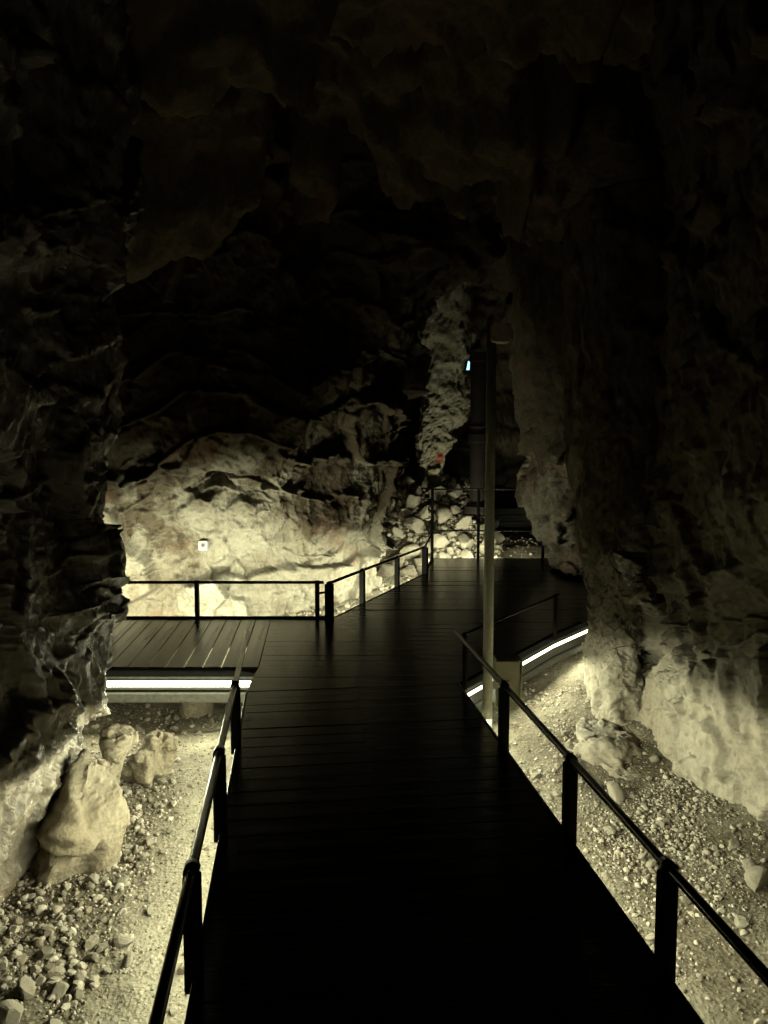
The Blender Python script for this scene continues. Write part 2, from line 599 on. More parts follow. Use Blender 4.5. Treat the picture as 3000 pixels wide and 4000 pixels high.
M_POST = plain('dark_steel_post', (0.010, 0.0095, 0.009), 0.8, 0, 0.06, nstr=0.03)
M_BEAM = plain('grey_fascia_paint', (0.10, 0.098, 0.082), 0.75, 0, 0.1, nstr=0.05)
M_POLE = plain('grey_green_pole_paint', (0.74, 0.74, 0.62), 0.5, 0, 0.3, 40, 0.08, 0.15)
M_CAB = plain('beige_cabinet_paint', (0.50, 0.50, 0.36), 0.45, 0, 0.4, 30, 0.05, 0.1)
M_BOXTOP = plain('dull_pink_plastic', (0.40, 0.30, 0.27), 0.6)
M_PIPE = plain('black_iron_pipe', (0.010, 0.008, 0.007), 0.7, 0, 0.06)
M_PLATE = plain('white_plate_plastic', (0.22, 0.22, 0.21), 0.6, var=0.1)
M_HOLE = plain('dark_socket', (0.03, 0.03, 0.03), 0.6)
M_CABLE = plain('green_cable', (0.30, 0.36, 0.16), 0.5)
M_BLACKWOOD = plain('black_stained_board', (0.012, 0.011, 0.010), 0.7, 0, 0.2)

def emit(name, strength, col=LIGHT_COL):
    m, nt, p = new_mat(name)
    nt.nodes.remove(p)
    e = nt.nodes.new('ShaderNodeEmission')
    e.inputs[0].default_value = (*col, 1)
    e.inputs[1].default_value = strength
    nt.links.new(e.outputs[0], nt.nodes['Material Output'].inputs[0])
    return m
M_LED = {k: emit('light_strip_' + k, s) for k, s in (('main', E_MAIN), ('front', E_FRONT_ADDED), ('back', E_BACK), ('platform', E_PLAT), ('far', E_FAR), ('right', E_RIGHT_ADDED), ('seen', E_SEEN), ('line', E_LINE), ('low', 480))}

# ================================================================== the cave
def floor_z(x, y):
    x = np.asarray(x, float); y = np.asarray(y, float)
    z = np.full(np.broadcast(x, y).shape, -0.62)
    z = z + 0.14 * sstep(1.4, 2.6, x) * sstep(9, 6, y)
    back = sstep(7.6, 8.8, y)
    z = z + back * (0.06 + 0.25 * sstep(-2.2, -0.6, x))
    z = z + 0.20 * sstep(12.45, 13.2, y) + 0.20 * sstep(12.6, 14.5, y)
    z = z + 0.12 * sstep(5.0, 7.5, y) * sstep(1.2, 2.2, x)
    # the rubble heap at the far end
    hx = sstep(-1.0, -0.2, x) * sstep(2.05, 1.5, x)
    z = z + hx * 1.05 * sstep(12.55, 14.1, y)
    return z

def floor_full(x, y):
    x = np.asarray(x, float); y = np.asarray(y, float)
    P = np.stack([x.ravel(), y.ravel(), np.zeros(x.size)], 1)
    d = 0.05 * fbm(P * 1.3, 4, 5) + 0.014 * fbm(P * 9, 4, 8)
    return floor_z(x, y) + d.reshape(x.shape)

nx, ny = 340, 560
xs = np.linspace(-6, 6, nx)
xs = np.sign(xs) * (np.abs(xs) / 6) ** 1.35 * 6
ys = -3 + 20 * np.linspace(0, 1, ny) ** 1.25
X, Yg = np.meshgrid(xs, ys)
Z = floor_full(X, Yg)
tag(mesh_np('cave_floor', np.stack([X.ravel(), Yg.ravel(), Z.ravel()], 1), grid_faces(ny, nx), M_FLOOR), kind='structure',
    label='dusty pale cave floor with gravel below and beside the raised walkways')

# ---- left wall
rows = [-700, 100, 600, 850, 1010, 1110, 1330, 1640, 1800, 1980, 2060, 2150, 2270, 2390, 2450, 2530, 2700, 2860, 2980, 3100, 3300, 3600]
sil = [560, 560, 560, 540, 500, 470, 540, 510, 445, 400, 402, 430, 426, 478, 425, 410, 395, 388, 372, 345, 320, 320]
C = []
for py, s in zip(rows, sil):
    z = CAM_H + (1750 - py) * 4.4 / F
    lean = 0.35 * max(0, (1100 - py)) / 1800      # leans out over the path above
    lo = max(0, py - 2700) / 900
    over = -0.55 if py in (850, 1010) else 0.0    # the wet ledge high on the left
    C.append([
        (-2.1, -3, z), (-1.85, -0.6, z),
        at_y(-900, py, 1.9 - 0.1 * lean), at_y(-350, py, 2.75 - 0.3 * lean + 0.2 * lo), at_y(-60, py, 3.35 - lean + over * 0.6 + 0.5 * lo),
        at_y(90, py, 3.75 - lean + over * 0.7 + 0.45 * lo), at_y(230, py, 4.25 - lean + over * 0.6 + 0.3 * lo), at_y(s - 70, py, 4.75 - lean * 0.5 + 0.1 * lo),
        at_y(s - 6, py, 5.05), at_y(s - 25, py, 5.3), at_y(s - 260, py, 5.6), at_y(-700, py, 5.8)])
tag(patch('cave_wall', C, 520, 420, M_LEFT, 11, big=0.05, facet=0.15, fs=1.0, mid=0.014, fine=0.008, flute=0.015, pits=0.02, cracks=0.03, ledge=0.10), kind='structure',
    label='near rock wall on the left, dark and wet above and lit pale at its foot')

# ---- back wall behind the left side walkway
rows = [-900, -100, 500, 900, 1200, 1450, 1700, 1900, 2020, 2130, 2250, 2420, 2560, 2760]
sil = [2150, 2150, 2120, 2000, 1740, 1652, 1625, 1585, 1520, 1470, 1455, 1450, 1450, 1450]
dep = [-3.4, -2.6, -1.9, -1.3, -0.95, -0.75, -0.55, -0.40, -0.25, -0.08, 0, 0, 0, 0]
C = []
for py, s, d in zip(rows, sil, dep):
    C.append([at_y(-1900, py, 8.3 + d), at_y(-600, py, 8.9 + d), at_y(200, py, 9.2 + d), at_y(500, py, 9.25 + d), at_y(800, py, 9.25 + d),
              at_y(1050, py, 9.45 + d), at_y(1250, py, 9.9 + d * 0.9), at_y(s - 90, py, 10.6 + d * 0.8), at_y(s - 6, py, 11.0 + d * 0.6),
              at_y(s - 20, py, 11.8 + d * 0.4), at_y(s - 100, py, 13.2), at_y(s - 180, py, 15.5)])
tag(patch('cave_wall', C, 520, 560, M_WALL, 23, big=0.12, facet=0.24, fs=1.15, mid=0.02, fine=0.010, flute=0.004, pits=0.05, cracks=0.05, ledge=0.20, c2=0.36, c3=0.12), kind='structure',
    label='broad back rock wall behind the left side walkway, brightly lit along its foot')

# ---- far wall closing the gap
rows = [300, 900, 1200, 1500, 1800, 2050, 2200, 2400]
C = [[at_y(1100, py, 16.5), at_y(1450, py, 16.0), at_y(1650, py, 15.6), at_y(1800, py, 15.5), at_y(1950, py, 15.6), at_y(2100, py, 15.3), at_y(2300, py, 14.2), at_y(2600, py, 13.5), at_y(3200, py, 13)] for py in rows]
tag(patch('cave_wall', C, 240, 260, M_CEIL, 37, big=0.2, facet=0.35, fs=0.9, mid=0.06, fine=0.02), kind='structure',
    label='dark rock wall closing the far end of the cave behind the pipe')

# ---- right near wall
rows = [-900, 0, 600, 1100, 1500, 1850, 2100, 2300, 2450, 2560, 2650, 2800, 3000, 3200, 3450, 3800]
C = []
for py in rows:
    z = CAM_H + (1750 - py) * 4.6 / F
    up = max(0, 2600 - py) / 2600
    rec = sstep(2700, 2560, py) * 0.55            # hollow beside the pillar, above the lit foot
    lo = max(0, py - 2650) / 1000
    C.append([at_y(2900, py, 8.6), at_y(2640, py, 7.4), at_y(2545 + 10 * up - 75 * (1 - rec / 0.55), py, 6.5 + rec * .4), at_y(2525 + 75 * rec, py, 5.95 + rec * 0.8), at_y(2640, py, 5.35 + rec * 0.7 - 0.3 * up + 0.0 * lo),
              at_y(2800, py, 4.95 + 0.15 * rec - 0.6 * up), at_y(3020, py, 4.4 - 0.6 * up), at_y(3350, py, 3.5 - 0.5 * up), at_y(3900, py, 2.55 - 0.3 * up),
              (2.15, 1.2, z), (2.25, -0.6, z), (2.35, -3, z)])
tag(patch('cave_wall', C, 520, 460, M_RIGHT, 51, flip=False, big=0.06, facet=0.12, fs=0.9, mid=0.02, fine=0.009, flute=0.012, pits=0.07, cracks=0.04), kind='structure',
    label='near rock wall on the right, fluted and lit pale below a dark upper part')

# ---- right pillar
rows = [(700, 2330, 2900, 6.0, 1.5), (1300, 2330, 2800, 6.0, 1.4), (1800, 2335, 2700, 6.05, 1.3), (2150, 2345, 2620, 6.1, 1.1), (2300, 2362, 2560, 6.15, 0.95), (2400, 2378, 2540, 6.2, 0.85), (2500, 2378, 2515, 6.2, 0.8),
        (2570, 2368, 2505, 6.2, 0.8), (2660, 2366, 2530, 6.2, 0.85), (2780, 2372, 2570, 6.15, 0.9), (2900, 2372, 2600, 6.1, 1.0), (3050, 2380, 2650, 6.0, 1.1), (3200, 2400, 2700, 5.9, 1.2)]
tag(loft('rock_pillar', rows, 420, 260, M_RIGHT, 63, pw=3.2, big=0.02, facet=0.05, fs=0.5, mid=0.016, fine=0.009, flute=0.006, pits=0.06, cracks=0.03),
    'pale rock pillar lit from below at the right of the far deck', 'rock pillar')

rows = [(2170, 2440, 2530, 5.75, 0.3), (2230, 2448, 2560, 5.7, 0.3), (2290, 2468, 2580, 5.65, 0.28), (2340, 2500, 2592, 5.6, 0.24), (2385, 2545, 2600, 5.6, 0.16), (2405, 2575, 2602, 5.6, 0.06)]
tag(loft('rock_flake', rows, 90, 80, M_LEFT, 67, pw=1.6, big=0.01, facet=0.06, fs=0.2, mid=0.02, fine=0.008),
    'wet hanging rock flake beside the top of the lit pillar', 'rock flake')

# ---- rock bounding the far deck on the right
rows = [(700, 2080, 2900, 8.6, 2.4), (1300, 2110, 2850, 9.2, 2.2), (1600, 2100, 2800, 9.5, 2.0), (1800, 2120, 2750, 9.7, 1.8), (1920, 2104, 2720, 9.8, 1.7), (2010, 2125, 2700, 9.9, 1.6), (2090, 2155, 2680, 10.0, 1.5), (2140, 2205, 2660, 10.0, 1.5),
        (2190, 2235, 2660, 10.0, 1.5), (2252, 2230, 2660, 9.9, 1.5), (2300, 2330, 2660, 9.6, 1.5), (2420, 2430, 2700, 9.0, 1.6)]
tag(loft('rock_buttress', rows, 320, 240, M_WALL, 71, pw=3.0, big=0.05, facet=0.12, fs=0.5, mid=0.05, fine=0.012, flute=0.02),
    'dim brown rock buttress standing on the right side of the far deck', 'rock buttress')

# ---- hanging rock column in the lit gap
def column_mat():
    m = rock_mat('column_limestone', light=(0.253, 0.231, 0.176), mid=(0.187, 0.154, 0.105), scale=1.5, stain=0.45)
    nt = m.node_tree
    p = nt.nodes['Principled BSDF']
    src = p.inputs['Base Color'].links[0].from_socket
    geo = nt.nodes.new('ShaderNodeNewGeometry')
    c = at_y(1716, 1792, 14.0)
    d = nt.nodes.new('ShaderNodeVectorMath'); d.operation = 'SUBTRACT'
    nt.links.new(geo.outputs['Position'], d.inputs[0]); d.inputs[1].default_value = tuple(c)
    s = nt.nodes.new('ShaderNodeVectorMath'); s.operation = 'MULTIPLY'
    nt.links.new(d.outputs[0], s.inputs[0]); s.inputs[1].default_value = (8, 0.5, 5.5)
    ln = nt.nodes.new('ShaderNodeVectorMath'); ln.operation = 'LENGTH'
    nt.links.new(s.outputs[0], ln.inputs[0])
    f = math_n(nt, 'ADD', ln.outputs['Value'], math_n(nt, 'MULTIPLY', noise(nt, mapping(nt, (1, 1, 1)), 9, 3), 1.1))
    k = ramp(nt, [(0.85, (0.85,) * 3), (1.0, (0, 0, 0))], math_n(nt, 'MULTIPLY', f, 0.8))
    nt.links.new(mixc(nt, k, src, (0.20, 0.045, 0.03)), p.inputs['Base Color'])
    return m
rows = [(600, 1560, 1900, 13.9, 1.2), (950, 1590, 1880, 13.95, 1.1), (1180, 1620, 1850, 14.0, 1.0), (1340, 1650, 1850, 14.0, 0.9), (1450, 1655, 1845, 14.0, 0.8), (1560, 1650, 1835, 14.0, 0.8), (1620, 1648, 1830, 14.0, 0.8), (1680, 1640, 1775, 14.0, 0.7), (1720, 1632, 1765, 14.0, 0.7), (1780, 1632, 1745, 14.0, 0.65), (1830, 1638, 1740, 14.0, 0.6),
        (1865, 1645, 1705, 14.05, 0.5), (1885, 1660, 1690, 14.1, 0.3)]
tag(loft('rock_column', rows, 200, 120, column_mat(), 83, pw=2.6, big=0.04, facet=0.10, fs=0.4, mid=0.05, fine=0.015, pits=0.03),
    'hanging pale rock column with a red paint mark above the stone heap', 'rock column')

# ---- ceiling, with the large slabs that hang from it
nx, ny = 380, 460
xs = np.linspace(-6.5, 6.5, nx); ys = np.linspace(-3.2, 17, ny)
X, Yg = np.meshgrid(xs, ys)
P = np.stack([X.ravel(), Yg.ravel(), np.zeros(X.size)], 1)
Pw = warp(P, 0.10, 0.9, 91)
zc = 5.0 + 0.02 * (P[:, 1] - 4) + 0.35 * fbm(P * 0.35, 2, 92)
zc -= 0.16 * np.maximum(0, np.abs(P[:, 0]) - 1.2) ** 1.4
def slab(poly_c, half, rot, drop, tilt=(0, 0), soft=0.06):
    dx, dy = Pw[:, 0] - poly_c[0], Pw[:, 1] - poly_c[1]
    c, s = math.cos(rot), math.sin(rot)
    u, v = (dx * c + dy * s) / half[0], (-dx * s + dy * c) / half[1]
    k = np.maximum(np.abs(u) + 0.25 * np.abs(v), np.abs(v))
    return sstep(1 + soft, 1 - soft, k) * (drop + tilt[0] * u + tilt[1] * v)
for pc, hf, rt, dr, tl in [((-1.6, 5.0), (1.3, 0.65), 0.2, 0.55, (-0.1, 0.25)), ((-1.9, 6.9), (1.0, 0.6), -0.1, 0.75, (0.05, 0.3)), ((0.4, 4.9), (1.25, 0.9), -0.3, 0.35, (0.1, 0.2)),
                           ((-0.9, 8.3), (0.45, 0.45), 0.1, 0.8, (0, 0.2)), ((0.6, 7.3), (0.9, 0.55), -0.35, 0.55, (0.1, 0.25)), ((-3.2, 8.4), (1.0, 0.7), 0.3, 0.7, (0, 0.2)), ((2.0, 7.8), (0.8, 0.9), 0.2, 0.6, (0, 0.2)), ((0.9, 9.6), (0.7, 0.6), 0.1, 0.5, (0, 0.2))]:
    zc -= slab(pc, hf, rt, dr, tl)
zc += 0.55 * facets(np.stack([(Pw[:, 0] + 0.3 * Pw[:, 1]) / 1.3, Pw[:, 1] / 0.95, P[:, 2]], 1), 93, 0.45)
zc += 0.16 * facets(np.stack([Pw[:, 0] / 0.55, Pw[:, 1] / 0.42, P[:, 2]], 1), 94, 0.6)
zc = blur(zc, (ny, nx), False, 1)
zc += 0.07 * facets(np.stack([Pw[:, 0] / 0.4, Pw[:, 1] / 0.36, P[:, 2]], 1), 97, 1.0)
zc += 0.03 * facets(np.stack([P[:, 0] / 0.16, P[:, 1] / 0.15, P[:, 2]], 1), 98, 1.0)
zc += 0.05 * ridged(P * 2.1, 4, 95) + 0.015 * fbm(P * 11, 3, 96)
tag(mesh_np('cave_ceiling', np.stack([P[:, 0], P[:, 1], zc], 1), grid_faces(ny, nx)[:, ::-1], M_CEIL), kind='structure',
    label='dark cave ceiling of large broken slabs over the walkways')

# ---- the cave behind the viewer
zz = np.linspace(-1.2, 5.2, 60); xx = np.linspace(-3.2, 3.2, 60)
XX, ZZ = np.meshgrid(xx, zz)
P = np.stack([XX.ravel(), np.full(XX.size, -2.9), ZZ.ravel()], 1)
P[:, 1] += rock_field(P, 131, facet=0.3)
tag(mesh_np('cave_wall', P, grid_faces(60, 60)[:, ::-1], M_WALL), kind='structure', label='rock wall behind the viewer')

# ================================================================== walkways
T = 0.03          # board thickness
PITCHB = 0.150
GAP = 0.004
def board(quad, parent, mat=None):
    """quad: four (x, y) corners, the first two along one long edge; local x runs along the board"""
    q = [np.array(p, float) for p in quad]
    c = sum(q) / 4
    d = (q[1] - q[0]); ang = math.atan2(d[1], d[0])
    ca, sa = math.cos(-ang), math.sin(-ang)
    loc = [((p - c)[0] * ca - (p - c)[1] * sa, (p - c)[0] * sa + (p - c)[1] * ca) for p in q]
    o = MB().prism(loc, -T, 0.0, 0.0015).build('plank', mat or M_DECK)
    o.parent = parent
    o.location = (c[0] - parent.location.x, c[1] - parent.location.y, random.uniform(-0.0012, 0.0012) - parent.location.z)
    o.rotation_euler = (random.uniform(-0.002, 0.002), random.uniform(-0.0006, 0.0006), ang)
    return o

def post(parent, p, h, wdt, z0=-0.10, yaw=0.0, cap=True, dep=None):
    x, y = p
    d = dep or wdt
    up = (math.sin(yaw), math.cos(yaw), 0)
    o = MB().bar((x, y, z0), (x, y, h), wdt, d, up=(-math.sin(yaw), math.cos(yaw), 0)).build('post', M_POST, parent, (x, y, z0))
    return o

def rail(parent, pts, r=0.018, name='handrail'):
    return MB().tube(pts, r, 12).build(name, M_RAIL, parent, pts[0])

def collar(o_post, pt, dirv, r=0.027, L=0.05):
    pt, dirv = Vector(pt), Vector(dirv).normalized()
    base = Vector(o_post.parent.location) + Vector(o_post.location)
    m = MB().tube([pt - dirv * L / 2, pt + dirv * L / 2], r, 12)
    m.bar(pt - Vector((0, 0, 0.045)), pt - Vector((0, 0, 0.005)), 0.022, 0.022)
    c = m.build('collar', M_RAIL)
    c.parent = o_post
    c.location = -base
    return c

def strip(parent, a, b, h, key, out, down=0.35, name='light_strip'):
    """a light strip from a to b: a slim housing with its glowing face turned outward and a little down"""
    a, b, out = Vector(a), Vector(b), Vector(out).normalized()
    n = (out + Vector((0, 0, -down))).normalized()
    d = (b - a).normalized()
    t = d.cross(n).normalized()
    e = t * (h / 2)
    th = n * 0.012
    vs = [a - e, b - e, b + e, a + e, a - e - th, b - e - th, b + e - th, a + e - th]
    front = [vs[0], vs[1], vs[2], vs[3]]
    m = MB().add(front, [(0, 1, 2, 3)])
    nf = (vs[1] - vs[0]).cross(vs[2] - vs[0])
    if nf.dot(n) < 0:
        m.f = [tuple(reversed(m.f[0]))]
    o = m.build(name, M_LED[key], parent, a)
    bk = 0.002 * n
    hs = [v - bk for v in vs[:4]] + [v for v in vs[4:]]
    hb = MB().add(hs, [(0, 1, 2, 3), (4, 5, 6, 7), (0, 1, 5, 4), (1, 2, 6, 5), (2, 3, 7, 6), (3, 0, 4, 7)]).build('housing', M_POST)
    hb.parent = o
    hb.location = -(Vector(parent.location) + Vector(o.location))
    return o

# --- main walkway, from behind the viewer to the junction
VPX = 1137.0
YAW = math.atan((VPX - 1500) / F / math.cos(PITCH))      # heading, left of straight ahead
D = np.array([math.sin(YAW), math.cos(YAW)])             # along
S = np.array([math.cos(YAW), -math.sin(YAW)])            # to the right
pl = at_z(789, 3703, 0)[:2]; pr = at_z(2220, 3280, 0)[:2]
eL, eR = float(pl @ S), float(pr @ S)
A0 = -2.0
endL = float(at_z(985, 2632, 0)[:2] @ D)
endR = float(at_z(1795, 2648, 0)[:2] @ D)
main = empty('walkway', (0, 0.5, 0), 'narrow black board walkway with low rails running ahead from the viewer', 'walkway')
AEND = min(endL, endR)
t = A0
nb = 0
while t + PITCHB < AEND:
    q = [D * t + S * eL, D * t + S * eR, D * (t + PITCHB - GAP) + S * eR, D * (t + PITCHB - GAP) + S * eL]
    board(q, main); t += PITCHB
AEND = t
def m3(a, s, z):
    p = D * a + S * s
    return (p[0], p[1], z)
for s_, sg in ((eL, -1), (eR, 1)):
    MB().bar(m3(A0, s_ + sg * 0.006, -0.022), m3(AEND, s_ + sg * 0.006, -0.022), 0.012, 0.064).build('edge_trim', M_RAIL, main, m3(A0, s_, 0))
    MB().bar(m3(A0, s_ - sg * 0.33, -0.13), m3(AEND, s_ - sg * 0.33, -0.13), 0.08, 0.19).build('side_beam', M_BEAM, main, m3(A0, s_, 0))
    outv = (S[0] * sg, S[1] * sg, 0)
    strip(main, m3(2.8 if sg < 0 else 2.35, s_ - sg * 0.26, -0.088), m3(AEND - (0.50 if sg > 0 else 0.03), s_ - sg * 0.26, -0.088), 0.028, 'main', outv, 0.15)
    if sg > 0:
        strip(main, m3(AEND - 0.45, s_ - sg * 0.165, -0.088), m3(AEND - 0.03, s_ - sg * 0.165, -0.088), 0.028, 'main', outv, 0.15)
RH = 0.36
# right rail
ptsR = []
for px, py in ((2565, 3790), (2192, 3268), (1950, 2910), (1800, 2650)):
    a = float(at_z(px, py, 0)[:2] @ D)
    ptsR.append(a)
ptsR = [ptsR[0] - 1.0] + ptsR
for a in ptsR[:-1]:
    p = post(main, (D * a + S * (eR + 0.014)), RH - 0.02, 0.058, -0.052, -YAW)
    collar(p, m3(a, eR + 0.014, RH), (D[0], D[1], 0))
rail(main, [m3(A0, eR + 0.014, RH), m3(ptsR[-1], eR + 0.014, RH)])
# left rail
ptsL = []
for px, py in ((770, 3800), (880, 3235), (935, 2905), (985, 2650)):
    ptsL.append(float(at_z(px, py, 0)[:2] @ D))
ptsL = [ptsL[0] - 1.0] + ptsL
for a in ptsL[:-1]:
    p = post(main, (D * a + S * (eL - 0.012)), RH - 0.02, 0.058, -0.052, -YAW)
    collar(p, m3(a, eL - 0.012, RH), (D[0], D[1], 0))
rail(main, [m3(A0, eL - 0.012, RH), m3(ptsL[-1], eL - 0.012, RH)])

# --- left side walkway
yF = float(at_z(700, 2606, 0)[1]); yB = float(at_z(700, 2418, 0)[1])
xJ = float(m3(AEND, eL, 0)[0]) - 0.02
side = empty('walkway', (-3, (yF + yB) / 2, 0), 'side walkway crossing to the left with a long glowing strip along its front edge', 'walkway')
sh = math.tan(YAW * 0.75)
x = xJ - 0.004
while x > -5.6:
    gp = GAP + 0.006
    q = [(x, yF), (x + sh * (yB - yF), yB), (x + sh * (yB - yF) - PITCHB + gp, yB), (x - PITCHB + gp, yF)]
    board(q, side); x -= PITCHB
x0 = -5.6
MB().bar((xJ, yF + 0.06, -0.09), (xJ + sh * (yB - yF), yB - 0.03, -0.09), 0.16, 0.10).build('light_stop_bar', M_POST, side, (xJ, yF, -0.1))  # unseen bar added under the joint to stop light leaking through
MB().bar((x0, yF - 0.046, -0.028), (xJ, yF - 0.046, -0.028), 0.088, 0.052).build('edge_trim', M_POST, side, (x0, yF, 0))
MB().bar((x0, yF - 0.028, -0.115), (xJ, yF - 0.028, -0.115), 0.03, 0.118).build('fascia', M_BEAM, side, (x0, yF, -0.1))
MB().bar((x0, yF + 0.01, -0.235), (xJ, yF + 0.01, -0.235), 0.13, 0.085).build('lower_beam', M_BEAM, side, (x0, yF, -0.2))
strip(side, (x0, yF - 0.062, -0.118), (xJ - 0.05, yF - 0.062, -0.118), 0.052, 'line', (0, -1, 0), 0.35)
strip(side, (x0, yF + 0.10, -0.31), (xJ - 0.05, yF + 0.10, -0.31), 0.03, 'front', (0, -1, 0), 0.35)  # second strip, added out of sight under the beam to light the ground
xB = float(at_z(1290, 2418, 0)[0])
MB().bar((x0, yB + 0.03, -0.035), (xB, yB + 0.03, -0.035), 0.05, 0.11).build('edge_trim', M_POST, side, (x0, yB, 0))
MB().bar((x0, yB - 0.1, -0.16), (xB, yB - 0.1, -0.16), 0.08, 0.2).build('side_beam', M_BEAM, side, (x0, yB, 0))
strip(side, (x0, yB + 0.012, -0.128), (xB - 0.32, yB + 0.012, -0.128), 0.068, 'back', (0, 1, 0), -0.1)
RB = 0.375
for px in (-350, 150, 410, 760, 1236):
    xx = (px - 1500) / F * (yB + 0.03) * 1.0
    p = post(side, (xx, yB + 0.03), RB - 0.01, 0.045, -0.05)
    collar(p, (xx, yB + 0.03, RB), (1, 0, 0), 0.022, 0.045)
xe = (1262 - 1500) / F * (yB + 0.03)
rail(side, [(x0, yB + 0.03, RB), (xe, yB + 0.03, RB)], 0.016)
xq = (1236 - 1500) / F * (yB + 0.03); xc = (1297 - 1500) / F * (yB + 0.03)
rail(side, [(xq, yB + 0.03, RB - 0.115), (xc, yB + 0.045, RB - 0.095)], 0.012, 'link_bar')

# --- far deck
cornerL = at_z(1297, 2421, 0)[:2]
cornerL2 = at_z(1668, 2240, 0)[:2]
farL = at_z(1692, 2178, 0)[:2]
yFar = float(at_z(1900, 2178, 0)[1])
A = np.array(m3(AEND, eR, 0)[:2])
Bc = at_z(2150, 2478, 0)[:2]
Cc = at_z(2288, 2420, 0)[:2]
deck = empty('viewing_deck', (1.0, 9.0, 0), 'wide dark glossy deck at the far end with a tall guard rail behind', 'deck')
Lp = [(AEND * D + eL * S), np.array([xJ, yF]), np.array([xJ + sh * (yB - yF), yB]), cornerL + np.array([0, 0.001]), cornerL2, np.array([farL[0], yFar])]
def Lx(y):
    if y < yB:
        return xJ + sh * max(0, y - yF) + 0.002
    pts = [(yB, cornerL[0]), (cornerL2[1], cornerL2[0]), (yFar, farL[0])]
    return float(np.interp(y, [p[0] for p in pts], [p[1] for p in pts]))
def Rx(y):
    if y > Cc[1]:
        return 4.2
    return float(np.interp(y, [A[1], Bc[1], Cc[1]], [A[0], Bc[0], Cc[0]]))
y = A[1]
ya = m3(AEND, eL, 0)[1]
# a wedge board fills the turn between the slanted main walkway and the straight deck boards
ws = max(A[1], ya) + 0.004
q = [m3(AEND, eL, 0)[:2], m3(AEND, eR, 0)[:2], (Rx(ws), ws), (xJ + 0.004, ws)]
board(q, deck)
y = ws + GAP
pb = (yB + 0.002 - y) / round((yB + 0.002 - y) / PITCHB)
while y + PITCHB < yFar:
    if y > yB - 0.01:
        pb = PITCHB
    y1 = y + pb - GAP
    yl = min(y1, yB - 0.001) if y < yB - 0.01 else y1
    board([(Lx(y), y), (Rx(y), y), (Rx(y1), y1), (Lx(yl), y1)], deck)
    y += pb
yEnd = y
def edge_run(p, q, inset, key, strip_h=0.03, zc=-0.1, down=0.1, beam=True, trim=0.05, lower=False, lip=0.045, under=None):
    """trim, beam and strip along a deck edge whose outside is on the right of p -> q"""
    p, q = np.array(p, float), np.array(q, float)
    d = (q - p) / np.linalg.norm(q - p)
    o = np.array([d[1], -d[0]])
    def v(pt, off, z):
        r = pt + o * off
        return (r[0], r[1], z)
    MB().bar(v(p, 0.004 + lip / 2, -0.03), v(q, 0.004 + lip / 2, -0.03), lip, trim + 0.01).build('edge_trim', M_POST, deck, v(p, 0, 0))
    if beam:
        MB().bar(v(p, -max(inset, 0) - 0.03 + (0.034 if inset < 0 else 0), -0.14), v(q, -max(inset, 0) - 0.03 + (0.034 if inset < 0 else 0), -0.14), 0.04, 0.155).build('fascia', M_BEAM, deck, v(p, 0, -0.1))
    if lower:
        MB().bar(v(p, 0.0, -0.248), v(q, 0.0, -0.248), 0.10, 0.055).build('lower_beam', M_BEAM, deck, v(p, 0, -0.2))
    if under:
        strip(deck, v(p, -inset - 0.10, -0.315), v(q, -inset - 0.10, -0.315), 0.03, under, (o[0], o[1], 0), 0.3)  # extra unseen strip added below the beam, lights the ground and pillar
    if key:
        strip(deck, v(p, -inset, zc), v(q, -inset, zc), strip_h, key, (o[0], o[1], 0), down)
edge_run(A, Bc, -0.034, 'seen', 0.036, -0.108, 0.25, lower=True, lip=0.03, under='right')
edge_run(Bc, Cc, -0.034, 'seen', 0.036, -0.108, 0.25, lower=True, lip=0.03, under='right')
edge_run(Cc, (Cc[0] + 0.3, Cc[1]), -0.034, 'seen', 0.036, -0.108, 0.25, lower=True, lip=0.03, under='right')
edge_run(cornerL2, cornerL, 0.02, 'platform', 0.036, -0.10, -0.15)
edge_run((farL[0], yEnd), cornerL2, 0.02, 'platform', 0.036, -0.10, -0.3)
edge_run((4.2, yEnd), (2.75, yEnd), -0.07, None, beam=False, lip=0.03)
edge_run((2.75, yEnd), (2.3, yEnd), -0.07, 'line', 0.036, -0.09, -0.3, lip=0.03, beam=False)
edge_run((2.3, yEnd), (1.62, yEnd), -0.07, 'low', 0.04, -0.075, 2.0, beam=False, lip=0.03)
edge_run((1.62, yEnd), (farL[0], yEnd), -0.07, 'far', 0.036, -0.085, -0.55, lip=0.03, beam=False)
# left low rail of the deck
pp = [cornerL, None, None, cornerL2]
zt = RB
pts = []
for px, yb in ((1297, 2421), (1425, 2357), (1560, 2292), (1668, 2240)):
    p = at_z(px, yb, 0)[:2]
    o = np.array([-(cornerL2 - cornerL)[1], (cornerL2 - cornerL)[0]]); o = o / np.linalg.norm(o)
    p = p + o * 0.03
    big = px in (1297, 1668)
    po = post(deck, p, RB - 0.01, 0.08 if big else 0.06, -0.05, -0.3)
    dd = cornerL2 - cornerL
    collar(po, (p[0], p[1], RB), (dd[0], dd[1], 0), 0.022, 0.045)
    pts.append((p[0], p[1], RB))
rail(deck, pts, 0.016)
# the rail climbs to the tall corner post
pc = (farL[0] + 0.03, yEnd + 0.0, 0)
rail(deck, [pts[-1], (pc[0] - 0.04, pc[1] - 0.25, RB + 0.12), (pc[0], pc[1], 0.55)], 0.014, 'link_bar')
